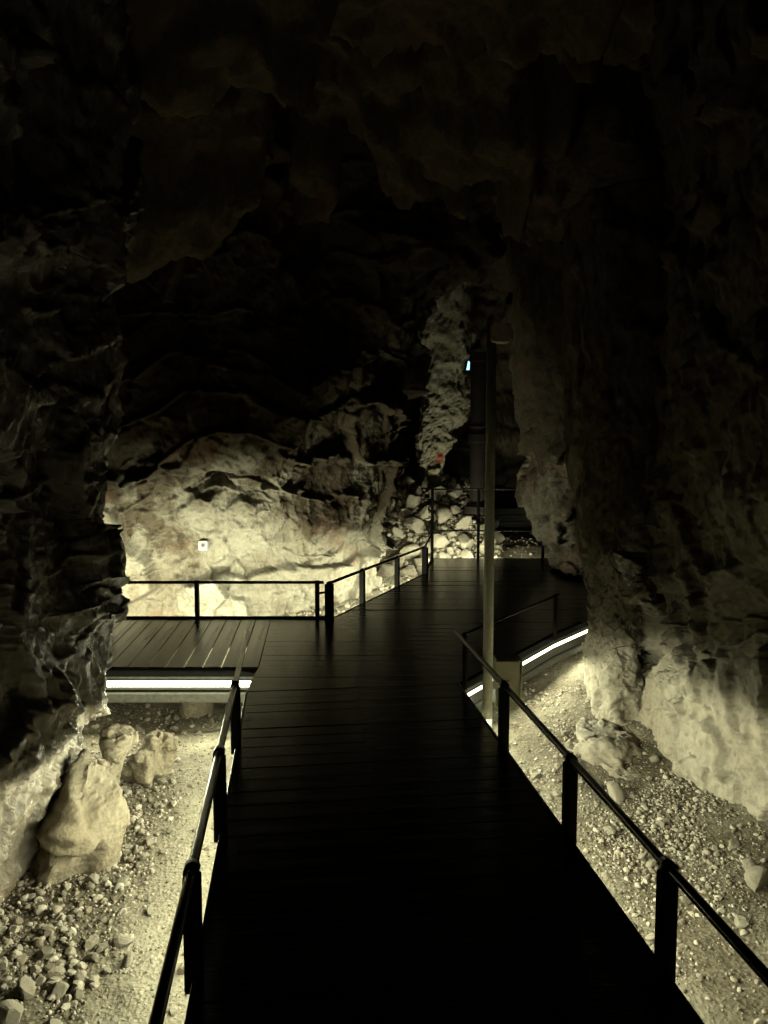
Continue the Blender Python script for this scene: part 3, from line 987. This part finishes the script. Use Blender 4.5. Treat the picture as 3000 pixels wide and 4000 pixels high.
# tall guard rail along the far edge
for px in (1690, 1871, 2126, 2330):
    xx = (px - 1500) / F * yEnd
    post(deck, (xx, yEnd + 0.02), 1.10 if px != 1690 else 1.12, 0.045, -0.06)
rail(deck, [((1690 - 1500) / F * yEnd, yEnd + 0.02, 1.10), ((2400 - 1500) / F * yEnd, yEnd + 0.02, 1.10)], 0.014)
rail(deck, [((1690 - 1500) / F * yEnd, yEnd + 0.02, 0.44), ((2400 - 1500) / F * yEnd, yEnd + 0.02, 0.44)], 0.012, 'mid_rail')
# short rail along the right edge
dAB = (Bc - A) / np.linalg.norm(Bc - A); oAB = np.array([dAB[1], -dAB[0]])
p0 = A + oAB * 0.045 + dAB * 0.03; p1 = Bc + oAB * 0.045
for p in (p0, p1):
    po = post(deck, p, RB - 0.01, 0.03, -0.05, -0.7)
    collar(po, (p[0], p[1], RB), (dAB[0], dAB[1], 0), 0.018, 0.04)
pe = p1 + dAB * 0.08
rail(deck, [(p0[0], p0[1], RB), (pe[0], pe[1], RB)], 0.012)

# ================================================================== pole, cabinet, pipe, plate, small light
def gz(x, y):
    return float(floor_full(np.array([x]), np.array([y]))[0])
YP = 5.0
xp = (1914 - 1500) / F * YP
zb = gz(xp, YP) - 0.05
pole = empty('pole', (xp, YP, zb), 'tall grey green pole with a small box on top beside the walkway', 'pole')
ztop = at_y(1914, 1262, YP)[2]
MB().tube([(xp, YP, zb), (xp, YP, 0.9), (xp, YP, ztop)], [0.034, 0.033, 0.031], 20).build('shaft', M_POLE, pole, (xp, YP, zb))
MB().lathe((xp, YP, zb), [(0.09, 0.0), (0.09, 0.07), (0.085, 0.075), (0.045, 0.08), (0.042, 0.12)]).build('base_plate', M_POLE, pole, (xp, YP, zb))
xb = at_y(1955, 1300, YP - 0.03)
MB().bar((xb[0], YP - 0.09, xb[2] - 0.005), (xb[0], YP + 0.03, xb[2] - 0.005), 0.125, 0.115, bev=0.12).build('top_box', M_BOXTOP, pole, tuple(xb))
hk = at_y(1992, 1320, YP)
MB().tube([(hk[0] - 0.01, YP - 0.03, hk[2] + 0.07), (hk[0] + 0.012, YP - 0.03, hk[2] + 0.05), (hk[0] + 0.01, YP - 0.03, hk[2] - 0.01), (hk[0] - 0.01, YP - 0.03, hk[2] - 0.03)], 0.005, 8).build('hook', M_POLE, pole, tuple(hk))

c0, c1 = at_y(1938, 2580, YP + 0.06), at_y(2040, 2764, YP + 0.06)
box = empty('electrical_cabinet', ((c0[0] + c1[0]) / 2, YP + 0.06, c1[2]), 'beige metal electrical cabinet fixed behind the pole under the light strip', 'electrical cabinet')
cx, cz = (c0[0] + c1[0]) / 2, (c0[2] + c1[2]) / 2
wB, hB = c1[0] - c0[0], c0[2] - c1[2]
MB().bar((cx, YP + 0.065, cz), (cx, YP + 0.20, cz), wB, hB, bev=0.03).build('body', M_CAB, box, (cx, YP + 0.06, cz))
MB().bar((cx - 0.012, YP + 0.05, cz), (cx - 0.012, YP + 0.063, cz), wB - 0.028, hB - 0.012, bev=0.02).build('door', M_CAB, box, (cx, YP + 0.06, cz))
MB().tube([(cx + wB / 2 - 0.012, YP + 0.056, cz - hB / 2 + 0.02), (cx + wB / 2 - 0.012, YP + 0.056, cz + hB / 2 - 0.02)], 0.006, 8).build('hinge', M_CAB, box, (cx, YP + 0.06, cz))
MB().bar((xp - 0.03, YP + 0.045, cz), (cx, YP + 0.045, cz), 0.012, 0.05).build('bracket', M_POLE, box, (cx, YP + 0.05, cz))
k0 = at_y(1968, 2764, YP + 0.1)
cab = []
for i in range(15):
    f = i / 14
    cab.append((k0[0] + 0.035 * math.sin(f * math.pi) + 0.01 * f, YP + 0.12 - 0.03 * f, k0[2] - 0.30 * math.sin(f * math.pi / 2)))
tag(MB().tube(cab, 0.0045, 8).build('cable', M_CABLE, None, tuple(k0)), 'thin green cable hanging in a loop below the beige cabinet', 'cable')
MB().tube([(xp, YP, -0.25), (xp, YP, -0.02)], 0.036, 20)

YPI = 13.2
xpi = (1868 - 1500) / F * YPI
pzb, pzt = at_y(1868, 2004, YPI)[2], at_y(1868, 1378, YPI)[2]
pipe = empty('pipe', (xpi, YPI, pzb), 'thick black upright pipe with collars standing on the stone heap', 'pipe')
Hh = pzt - pzb
R0 = 0.145
MB().lathe((xpi, YPI, pzb), [(R0, 0.0), (R0, Hh)]).build('tube', M_PIPE, pipe, (xpi, YPI, pzb))
for zz0, rr, hh in ((0.0, 0.235, 0.13), (0.13, 0.19, 0.04), (1.20, 0.175, 0.16), (1.45, 0.165, 0.05), (Hh - 0.16, 0.17, 0.16)):
    MB().lathe((xpi, YPI, pzb + zz0), [(rr - 0.01, 0.0), (rr, 0.012), (rr, hh - 0.012), (rr - 0.01, hh)]).build('collar', M_PIPE, pipe, (xpi, YPI, pzb + zz0))

# small white plate on the back wall: found by a ray so that it sits on the rock
dg = bpy.context.evaluated_depsgraph_get()
dg.update()
def on_rock(px, py):
    r = Vector(ray(px, py)).normalized()
    hit, loc, nor, idx, ob, mx = scene.ray_cast(dg, Vector(EYE) + r * 0.5, r)
    return loc if hit else Vector(at_y(px, py, 9))
lp = on_rock(801, 2127)
lp.y -= 0.09
pw_ = 0.105
plate = empty('wall_plate', (lp.x, lp.y - 0.03, lp.z), 'small square white plate with a dark round socket on the lit back wall', 'wall plate')
MB().bar((lp.x, lp.y - 0.03, lp.z), (lp.x, lp.y + 0.2, lp.z), pw_, pw_ * 1.08, bev=0.06).build('plate', M_PLATE, plate, tuple(lp))
MB().tube([(lp.x + 0.004, lp.y - 0.043, lp.z + 0.006), (lp.x + 0.004, lp.y - 0.028, lp.z + 0.006)], 0.022, 16).build('socket', M_HOLE, plate, tuple(lp))

# blue-white light of unknown source high in the gap, built as a glowing pane
lb = at_y(1829, 1432, 13.5)
glimmer = empty('blue_light', tuple(lb), 'tiny blue white light of unknown source high in the gap beside the black pipe', 'glimmer')
MB().bar((lb[0] + 0.015, lb[1] - 0.01, lb[2]), (lb[0] + 0.015, lb[1] + 0.3, lb[2]), 0.10, 0.24, bev=0.2).build('light_body', M_PIPE, glimmer, tuple(lb))
MB().add([(lb[0] - 0.034, lb[1] - 0.02, lb[2] - 0.06), (lb[0] + 0.02, lb[1] - 0.02, lb[2] - 0.06), (lb[0] + 0.025, lb[1] - 0.02, lb[2] + 0.09), (lb[0] - 0.005, lb[1] - 0.02, lb[2] + 0.09)], [(0, 1, 2, 3)]).build('lens', emit('blue_white_glow', 2.2, (0.35, 0.75, 1.0)), glimmer, tuple(lb))

# black board barrier in the recess on the right of the pipe
bx0, bx1 = at_y(1915, 2050, 14.4)[0], at_y(2120, 2050, 14.4)[0]
bz0, bz1 = at_y(2000, 2112, 14.4)[2], at_y(2000, 1985, 14.4)[2]
bar_ = empty('barrier', ((bx0 + bx1) / 2, 14.4, bz0), 'low black board barrier across the dark recess right of the pipe', 'barrier')
nbd = 5
for i in range(nbd):
    z = bz0 + (bz1 - bz0) * (i + 0.5) / nbd
    MB().bar((bx0, 14.4 + 0.01 * (i % 2), z), (bx1, 14.4 + 0.01 * (i % 2), z), 0.03, (bz1 - bz0) / nbd - 0.008).build('board', M_BLACKWOOD, bar_, (bx0, 14.4, z))
for x in (bx0 + 0.05, bx1 - 0.05):
    MB().bar((x, 14.45, bz0 - 0.3), (x, 14.45, bz1), 0.06, 0.06).build('upright', M_BLACKWOOD, bar_, (x, 14.45, bz0))

# ================================================================== boulders and stones
def boulder(rows, label, seed, mat=M_BOULDER, nr=90, nc=90, pw=2.0, **kw):
    a = dict(big=0.02, facet=0.07, fs=0.3, mid=0.006, fine=0.004, pits=0.01, c2=0.3, c3=0.05, soft=1)
    a.update(kw)
    return tag(loft('boulder', rows, nr, nc, mat, seed, pw=pw, **a), label, 'boulder')
boulder([(2965, 325, 345, 4.3, 0.10), (3000, 300, 372, 4.25, 0.25), (3060, 262, 388, 4.2, 0.38), (3140, 190, 405, 4.12, 0.48), (3230, 105, 418, 4.05, 0.55), (3330, 40, 402, 4.0, 0.58), (3430, 20, 365, 4.0, 0.55), (3520, 45, 315, 4.05, 0.5), (3600, 80, 275, 4.1, 0.4)],
        'big smooth leaning boulder at the foot of the left wall', 201, pw=1.3, facet=0.075, fs=0.42, mid=0.008, fine=0.005, pits=0.012, soft=1, c2=0.35, c3=0.08, cracks=0.012)
boulder([(2858, 405, 440, 4.95, 0.08), (2885, 385, 495, 4.9, 0.2), (2925, 380, 503, 4.9, 0.25), (2970, 385, 485, 4.9, 0.25), (3020, 378, 455, 4.9, 0.22), (3080, 372, 445, 4.9, 0.22), (3140, 385, 442, 4.9, 0.2), (3190, 400, 440, 4.9, 0.15)],
        'narrow upright stone with a dark bent top against the left wall', 203, facet=0.035, fs=0.15)
boulder([(2868, 600, 622, 5.4, 0.05), (2890, 588, 645, 5.35, 0.15), (2930, 560, 655, 5.3, 0.25), (2960, 515, 658, 5.3, 0.3), (3010, 498, 665, 5.25, 0.34), (3060, 502, 660, 5.25, 0.32), (3100, 515, 625, 5.25, 0.25), (3125, 530, 600, 5.3, 0.15)],
        'pale jagged boulder standing alone on the gravel below the light strip', 205, facet=0.11, fs=0.24, pw=1.7)
boulder([(2745, 705, 800, 6.6, 0.1), (2765, 692, 815, 6.6, 0.25), (2800, 690, 812, 6.6, 0.3), (2830, 705, 790, 6.6, 0.2), (2850, 720, 770, 6.6, 0.1)],
        'rounded boulder in the shade under the left side walkway', 207, facet=0.03)
boulder([(2755, 880, 930, 6.5, 0.1), (2780, 862, 945, 6.5, 0.22), (2820, 864, 945, 6.5, 0.25), (2860, 880, 930, 6.5, 0.15)],
        'smaller boulder under the side walkway beside the end of the main rail', 209, facet=0.03)
boulder([(2880, 2330, 2420, 5.85, 0.3), (2925, 2306, 2500, 5.62, 0.7), (2985, 2316, 2590, 5.45, 0.9), (3050, 2352, 2640, 5.28, 1.0), (3120, 2400, 2680, 5.12, 1.0), (3200, 2460, 2700, 4.98, 1.0), (3290, 2530, 2720, 4.9, 0.9), (3400, 2600, 2720, 4.85, 0.8)],
        'large sloping pale boulder at the foot of the rock pillar', 211, M_RIGHT, pw=1.7, facet=0.06, fs=0.5, mid=0.015, fine=0.007, pits=0.03)

# a set of shared stone meshes
def stone_mesh(seed, sub=2, flat=0.7, mat=None, name='stone', cuts=7, ico=0, block=False):
    import bmesh
    bm = bmesh.new()
    bmesh.ops.create_icosphere(bm, subdivisions=ico or (sub + 1 if sub == 1 else sub), radius=1.0)
    rs = random.Random(seed)
    V = np.array([v.co[:] for v in bm.verts])
    for _ in range(cuts):                                # planes that chop the ball into an angular block
        n = np.array([rs.gauss(0, 1) for _ in range(3)]); n /= np.linalg.norm(n)
        h = rs.uniform(0.42, 0.72) if block else rs.uniform(0.45, 0.85)
        d = V @ n - h
        V -= np.maximum(d, 0)[:, None] * n[None]
    V *= np.array([1.0, rs.uniform(0.65, 0.95), rs.uniform(flat * 0.75, flat * 1.1)])
    if sub > 1 and not block:
        V += 0.05 * fbm(V * 2.5 + seed, 2, seed)[:, None] * V
    for v, c in zip(bm.verts, V):
        v.co = c
    me = bpy.data.meshes.new(name)
    bm.to_mesh(me); bm.free()
    if mat: me.materials.append(mat)
    return me
BLOCKS = [stone_mesh(400 + i, 3, 0.8, M_STONE, cuts=13, block=True) for i in range(14)]
STONES = [stone_mesh(300 + i, 3 if i < 10 else 2, 0.7, M_STONE) for i in range(16)]

def place_stone(x, y, z, s, label, group, rs, tilt=0.4, cat='stone', name='stone', sc=None, pool=None):
    o = bpy.data.objects.new(name, rs.choice(pool or STONES))
    link(o)
    o.location = (x, y, z)
    o.rotation_euler = (rs.uniform(-tilt, tilt), rs.uniform(-tilt, tilt), rs.uniform(0, 6.28))
    o.scale = sc or (s, s, s)
    return tag(o, label, cat, group)

# rubble heap: angular blocks laid from the bottom up on the slope
rs = random.Random(5)
cand = []
for i in range(6000):
    x = rs.uniform(-0.75, 1.95); y = rs.uniform(12.35, 14.15)
    s = rs.choice((0.08, 0.09, 0.11, 0.13, 0.16, 0.19))
    z = float(floor_z(x, y))
    if z < -0.02 and y > 12.9:
        continue
    cand.append((s, x, y, z))
cand.sort(key=lambda c: -c[0])
placed = []
for s, x, y, z in cand:
    if all((x - a) ** 2 + (y - b) ** 2 + (z - c) ** 2 > (0.86 * (s + t)) ** 2 for t, a, b, c in placed):
        placed.append((s, x, y, z))
    if len(placed) >= 125:
        break
for s, x, y, z in sorted(cand, key=lambda c: c[3]):
    s *= 0.55
    if all((x - a) ** 2 + (y - b) ** 2 + (z - c) ** 2 > (0.72 * (s + t)) ** 2 for t, a, b, c in placed):
        placed.append((s, x, y, z))
    if len(placed) >= 215:
        break
for s, x, y, z in placed:
    size = 'large' if s > 0.15 else ('middling' if s > 0.085 else 'small')
    side_ = 'left' if x < 0.45 else 'right'
    where = ('low on the %s of the heap beyond the far deck' if z < 0.12 else 'high on the %s of the heap under the rock column' if z > 0.62 else 'midway up the %s of the heap behind the far deck') % side_
    place_stone(x, y - 0.03, z + s * 0.25, s, '%s pale angular block %s' % (size, where), 'blocks of the stone heap', rs, 0.9,
                sc=(s * rs.uniform(1.1, 1.6), s * rs.uniform(1.0, 1.3), s * rs.uniform(1.0, 1.5)), pool=BLOCKS)

# loose stones lying singly on the gravel, both sides of the walkway, then gravel as one mass
def deck_side(x, y):
    a = x * D[0] + y * D[1]; s = x * S[0] + y * S[1]
    return a, s
def in_left(x, y):
    a, s = deck_side(x, y)
    return s < eL - 0.02 and x > -2.6 and y < yF + 1.2
def in_right(x, y):
    a, s = deck_side(x, y)
    return s > eR + 0.02 and x < 2.9 and y < 8.5
rs = random.Random(12)
big = []
spots = [(170, 3700, .055), (480, 3420, .05), (100, 3840, .07), (230, 3830, .05), (310, 3790, .035), (40, 3960, .08), (680, 3130, .03), (690, 3090, .022), (560, 3330, .04), (530, 3300, .04)]
rspots = [(2225, 2900, .05), (2275, 2925, .07), (2235, 2965, .06), (2330, 3060, .05), (2400, 3105, .09), (2180, 2985, .05), (2290, 3020, .045), (2960, 3480, .09), (2925, 3420, .06), (2860, 3330, .05)]
for px, py, s in spots + rspots:
    p = at_z(px, py, -0.58)
    big.append((p[0], p[1], s))
n_l = n_r = 0
while n_l < 75 or n_r < 60:
    x, y = rs.uniform(-2.2, 2.7), rs.uniform(2.2, 7.0)
    s = rs.uniform(0.022, 0.045) * (1.3 if rs.random() < 0.15 else 1)
    a, sd = deck_side(x, y)
    L = in_left(x, y) and sd < eL - 0.35
    Rr = in_right(x, y) and y > 2.4 and sd > eR + 0.25
    if not (L or Rr) or (L and n_l >= 75) or (Rr and n_r >= 60):
        continue
    if any((x - b[0]) ** 2 + (y - b[1]) ** 2 < (0.9 * (s + b[2])) ** 2 for b in big):
        continue
    big.append((x, y, s)); n_l += L; n_r += Rr
bx = np.array([b[0] for b in big]); by = np.array([b[1] for b in big])
bz = floor_full(bx, by)
own = {5: 'largest loose pale stone in the lower left corner of the gravel', 0: 'loose pale stone just below the big leaning boulder',
       len(spots) + 4: 'largest loose stone in front of the pale foot boulder by the pillar', len(spots) + 7: 'largest loose stone against the foot of the right wall'}
for i, ((x, y, s), z) in enumerate(zip(big, bz)):
    lft = x < 0
    if i in own:
        place_stone(x, y, z + s * 0.3, s, own[i], 'loose stones left of the walkway' if lft else 'loose stones right of the walkway', rs, 0.5)
        continue
    sz_ = 'larger' if s > 0.036 else 'small'
    if lft:
        wh = 'at the near end of the gravel left of the walkway' if y < 3.9 else 'near the leaning boulder, left of the walkway' if y < 5.0 else 'towards the left side walkway and its light strip'
    else:
        wh = 'at the near end of the ground right of the walkway' if y < 3.7 else 'halfway along the ground right of the walkway' if y < 5.2 else 'near the pillar and the right light strip'
    place_stone(x, y, z + s * 0.3, s, sz_ + ' loose pale stone ' + wh,
                'loose stones left of the walkway' if lft else 'loose stones right of the walkway', rs, 0.5)

def gravel(name, region, n, smin, smax, dens, seed, label, box, sub=1):
    rg = np.random.default_rng(seed)
    x = rg.uniform(box[0], box[1], n * 8); y = rg.uniform(box[2], box[3], n * 8)
    a = x * D[0] + y * D[1]; s = x * S[0] + y * S[1]
    keep = region(x, y, s) & (rg.random(n * 8) < dens(x, y, s))
    x, y = x[keep][:n], y[keep][:n]
    m = len(x)
    sz = smin + (smax - smin) * rg.random(m) ** 2.6
    z = floor_full(x, y) + sz * 0.18
    vs, fs, base = [], [], 0
    protos = []
    for i in range(10):
        me = stone_mesh(500 + i, 1, 0.75, None, 'proto', 5) if sub else stone_mesh(500 + i, 1, 0.8, None, 'proto', 2, ico=1)
        pv = np.array([v.co[:] for v in me.vertices]); pf = np.array([p.vertices[:] for p in me.polygons])
        protos.append((pv, pf)); bpy.data.meshes.remove(me)
    which = rg.integers(0, 10, m)
    ang = rg.uniform(0, 2 * math.pi, m); tl = rg.uniform(-0.6, 0.6, m)
    for k in range(10):
        idx = np.where(which == k)[0]
        pv, pf = protos[k]
        ca, sa, ct, st = np.cos(ang[idx])[:, None], np.sin(ang[idx])[:, None], np.cos(tl[idx])[:, None], np.sin(tl[idx])[:, None]
        px, py, pz = pv[None, :, 0], pv[None, :, 1], pv[None, :, 2]
        y1, z1 = py * ct - pz * st, py * st + pz * ct
        x2, y2 = px * ca - y1 * sa, px * sa + y1 * ca
        Q = np.stack([x2 * sz[idx][:, None] + x[idx][:, None], y2 * sz[idx][:, None] + y[idx][:, None], z1 * sz[idx][:, None] + z[idx][:, None]], 2)
        vs.append(Q.reshape(-1, 3))
        fs.append((pf[None] + (np.arange(len(idx)) * len(pv))[:, None, None]).reshape(-1, 3) + base)
        base += len(idx) * len(pv)
    tag(mesh_np(name, np.vstack(vs), np.vstack(fs), M_PEB, False), label, name, kind='stuff')

def patchy(x, y, sc, seed, lo=-0.15, hi=0.15):
    P = np.stack([x * sc, y * sc, np.zeros_like(x)], 1)
    return sstep(lo, hi, fbm(P, 3, seed))
dl = lambda x, y, s: np.clip(sstep(eL - 0.32, eL - 0.80, s + 0.12 * fbm(np.stack([x * 3, y * 3, 0 * x], 1), 2, 70)) * (0.4 + 0.6 * patchy(x, y, 1.6, 71)) * sstep(6.8, 4.9, y) + 0.03, 0, 1)
dr = lambda x, y, s: np.clip((0.12 + 0.88 * patchy(x, y, 1.5, 72, -0.1, 0.3)) * (0.35 + 0.65 * sstep(eR + 0.2, eR + 0.7, s)) * sstep(8.5, 5.0, y), 0, 1)
rl = lambda x, y, s: (s < eL + 0.1) & (y < yF + 0.9)
rr_ = lambda x, y, s: (s > eR - 0.1) & (y < 8.8) & (x < 3.4)
bl, br = (-2.9, -0.2, 2.0, 7.4), (0.2, 3.4, 1.8, 8.8)
gravel('gravel', rl, 4000, 0.011, 0.036, dl, 41, 'coarse limestone gravel covering the ground left of the walkway', bl)
gravel('gravel', rl, 16000, 0.004, 0.013, lambda x, y, s: np.clip(dl(x, y, s) + 0.12, 0, 1), 45, 'fine grit between the stones left of the walkway', bl, 0)
gravel('gravel', rr_, 4200, 0.009, 0.027, dr, 42, 'coarse limestone gravel covering the ground right of the walkway', br)
gravel('gravel', rr_, 18000, 0.004, 0.012, lambda x, y, s: np.clip(dr(x, y, s) + 0.12, 0, 1), 46, 'fine grit between the stones right of the walkway', br, 0)
gravel('gravel', lambda x, y, s: (y > yB + 0.1) & (x < 0.9), 3500, 0.010, 0.05,
       lambda x, y, s: 0.15 + 0.85 * patchy(x, y, 1.2, 73), 43, 'coarse gravel on the slope between back wall and far deck', (-2.6, 0.7, 7.9, 12.6))
gravel('gravel', lambda x, y, s: (y > yEnd - 0.1), 1800, 0.010, 0.05,
       lambda x, y, s: 0.2 + 0.8 * patchy(x, y, 1.2, 74), 44, 'pale gravel strip lit along the back edge of the far deck', (0.3, 4.0, 12.0, 14.6))

gravel('rubble', lambda x, y, s: floor_z(x, y) > 0.02, 2600, 0.02, 0.075, lambda x, y, s: 0 * x + 1.0, 47, 'small broken stones filling the gaps of the heap beyond the far deck', (-0.8, 2.0, 12.6, 14.3))
